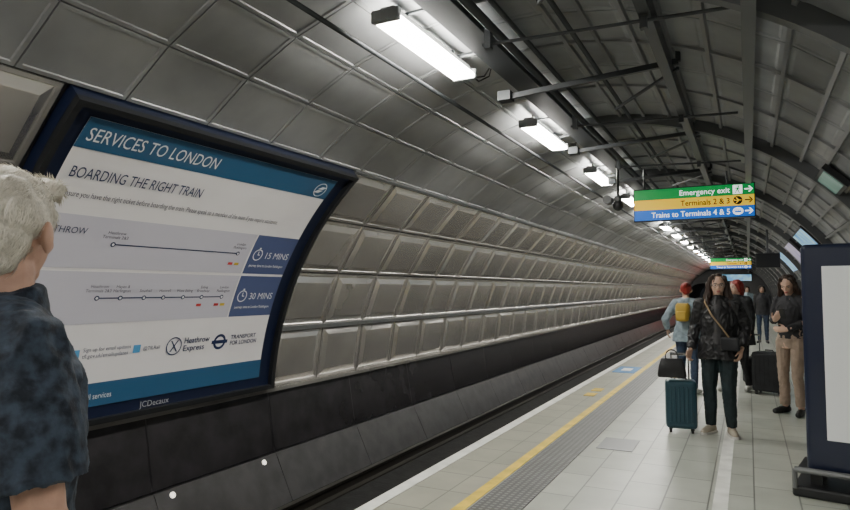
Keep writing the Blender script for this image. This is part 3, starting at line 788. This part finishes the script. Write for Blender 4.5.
PB_=dict(hairmat=M['hair_red'],hair=hair_bun,legmat=M['denim'],shoemat=M['white_shoe'],topmat=M['pale_denim'],zb=.80,flare=.03,inf=.02,sr=1.1,yaw=20,
        eR=(.27,-.05,1.16),wR=(.20,.10,1.0),eL=(-.30,-.08,1.13),wL=(-.33,.10,.98))
wb,_,_=person('red-haired woman in pale denim jacket carrying a yellow backpack',(-.84,10.3,0),rad(-12),1.66,PB_,vox=.01)
t=thing('backpack','yellow backpack on the back of the woman in pale denim','bag',(-.875,10.10,1.08),rad(-12))
b=NB(); box(b,(0,-.03,.14),(.19,.10,.27),bev=.045); box(b,(0,-.08,.09),(.14,.04,.13),bev=.018); obj('pack_body',b,M['yellow_cloth'],t,True)
for sx in (-1,1):
    b=NB(); tube(b,[(sx*.07,.0,.04),(sx*.08,.03,.1),(sx*.08,.04,.24),(sx*.07,.0,.27)],.012); obj('strap',b,M['yellow_cloth'],t)

PR=dict(hairmat=M['hair_red'],hair=hair_bob,legmat=M['cloth_black'],shoemat=M['white_shoe'],topmat=M['cloth_black'],zb=.72,flare=.05,inf=.03,sr=1.25,yaw=-20,fat=1.1,
        kR=(.095,.10,.47),aR=(.1,.12,.085),kL=(-.09,-.02,.47),aL=(-.1,-.12,.095))
person('woman with bobbed red hair in a long black coat behind the leather jacket',(-.17,10.9,0),rad(150),1.70,PR,vox=.01)
PK=dict(hairmat=M['hair_brown'],hair=lambda b:hair_long(b,1.24,.96),hairamp=.012,legmat=M['khaki'],shoemat=M['black'],topmat=M['cloth_char'],zb=.92,inf=.010,fat=.92,sr=.88,tw=.98,cw=1.3,yaw=8,pitch=-26,sw=.145,cuff=.02,collar=False,
        eR=(.20,.02,1.13),wR=(.08,.20,1.14),dR=(-.5,.5,.4),nR=(-.3,-.3,.9),curlR=.6,
        eL=(-.21,.0,1.13),wL=(-.04,.17,1.03),dL=(.9,.2,.0),nL=(0,-1,.1),kL=(-.09,.05,.47),aL=(-.12,.04,.085))
person('long-haired woman in khaki trousers looking at her phone by the stand',(.46,9.2,0),rad(150),1.75,PK,vox=.007)
t=thing('mobile_phone','dark phone in the hands of the woman in khaki trousers','phone',(.365,8.93,1.19),rad(150))
b=NB(); box(b,(0,0,.07),(.07,.009,.145),Matrix.Rotation(rad(-25),3,'X'),bev=.004); obj('phone_body',b,M['black'],t)
suitcase('large black suitcase standing on the platform by the khaki trousered woman',(.25,10.75,0),rad(-20),M['cloth_black'],.42,.28,.58,.0)
suitcase('small black cabin bag at the feet of the red-haired woman in black',(.06,11.6,0),rad(10),M['cloth_char'],.34,.2,.42,.35)
far=[((.35,21),175,'hair_dark','cloth_char','denim','distant traveller in grey coat waiting beyond the black monitor'),
     ((-.05,26.0),190,'hair_brown','pale_denim','denim','distant traveller in pale top far along the platform')]
for (xy,rz,h,tp,lg,lb) in far:
    person(lb,(xy[0],xy[1],0),rad(rz),1.68,dict(hairmat=M[h],hair=hair_bob,legmat=M[lg],shoemat=M['black'],topmat=M[tp],zb=.84,inf=.02),vox=.014)

# ------------------------------------------------------------ world, camera
w=D.worlds.new('World'); bpy.context.scene.world=w; w.use_nodes=True
w.node_tree.nodes['Background'].inputs[0].default_value=(.5,.55,.6,1); w.node_tree.nodes['Background'].inputs[1].default_value=.02
cam=D.cameras.new('Camera'); co=D.objects.new('Camera',cam); COL.objects.link(co)
cam.lens=36*630/850; cam.sensor_width=36; cam.clip_start=.05
co.location=(0,0,1.55)
co.rotation_euler=(rad(90+3.18),0,rad(27.14))
bpy.context.scene.camera=co
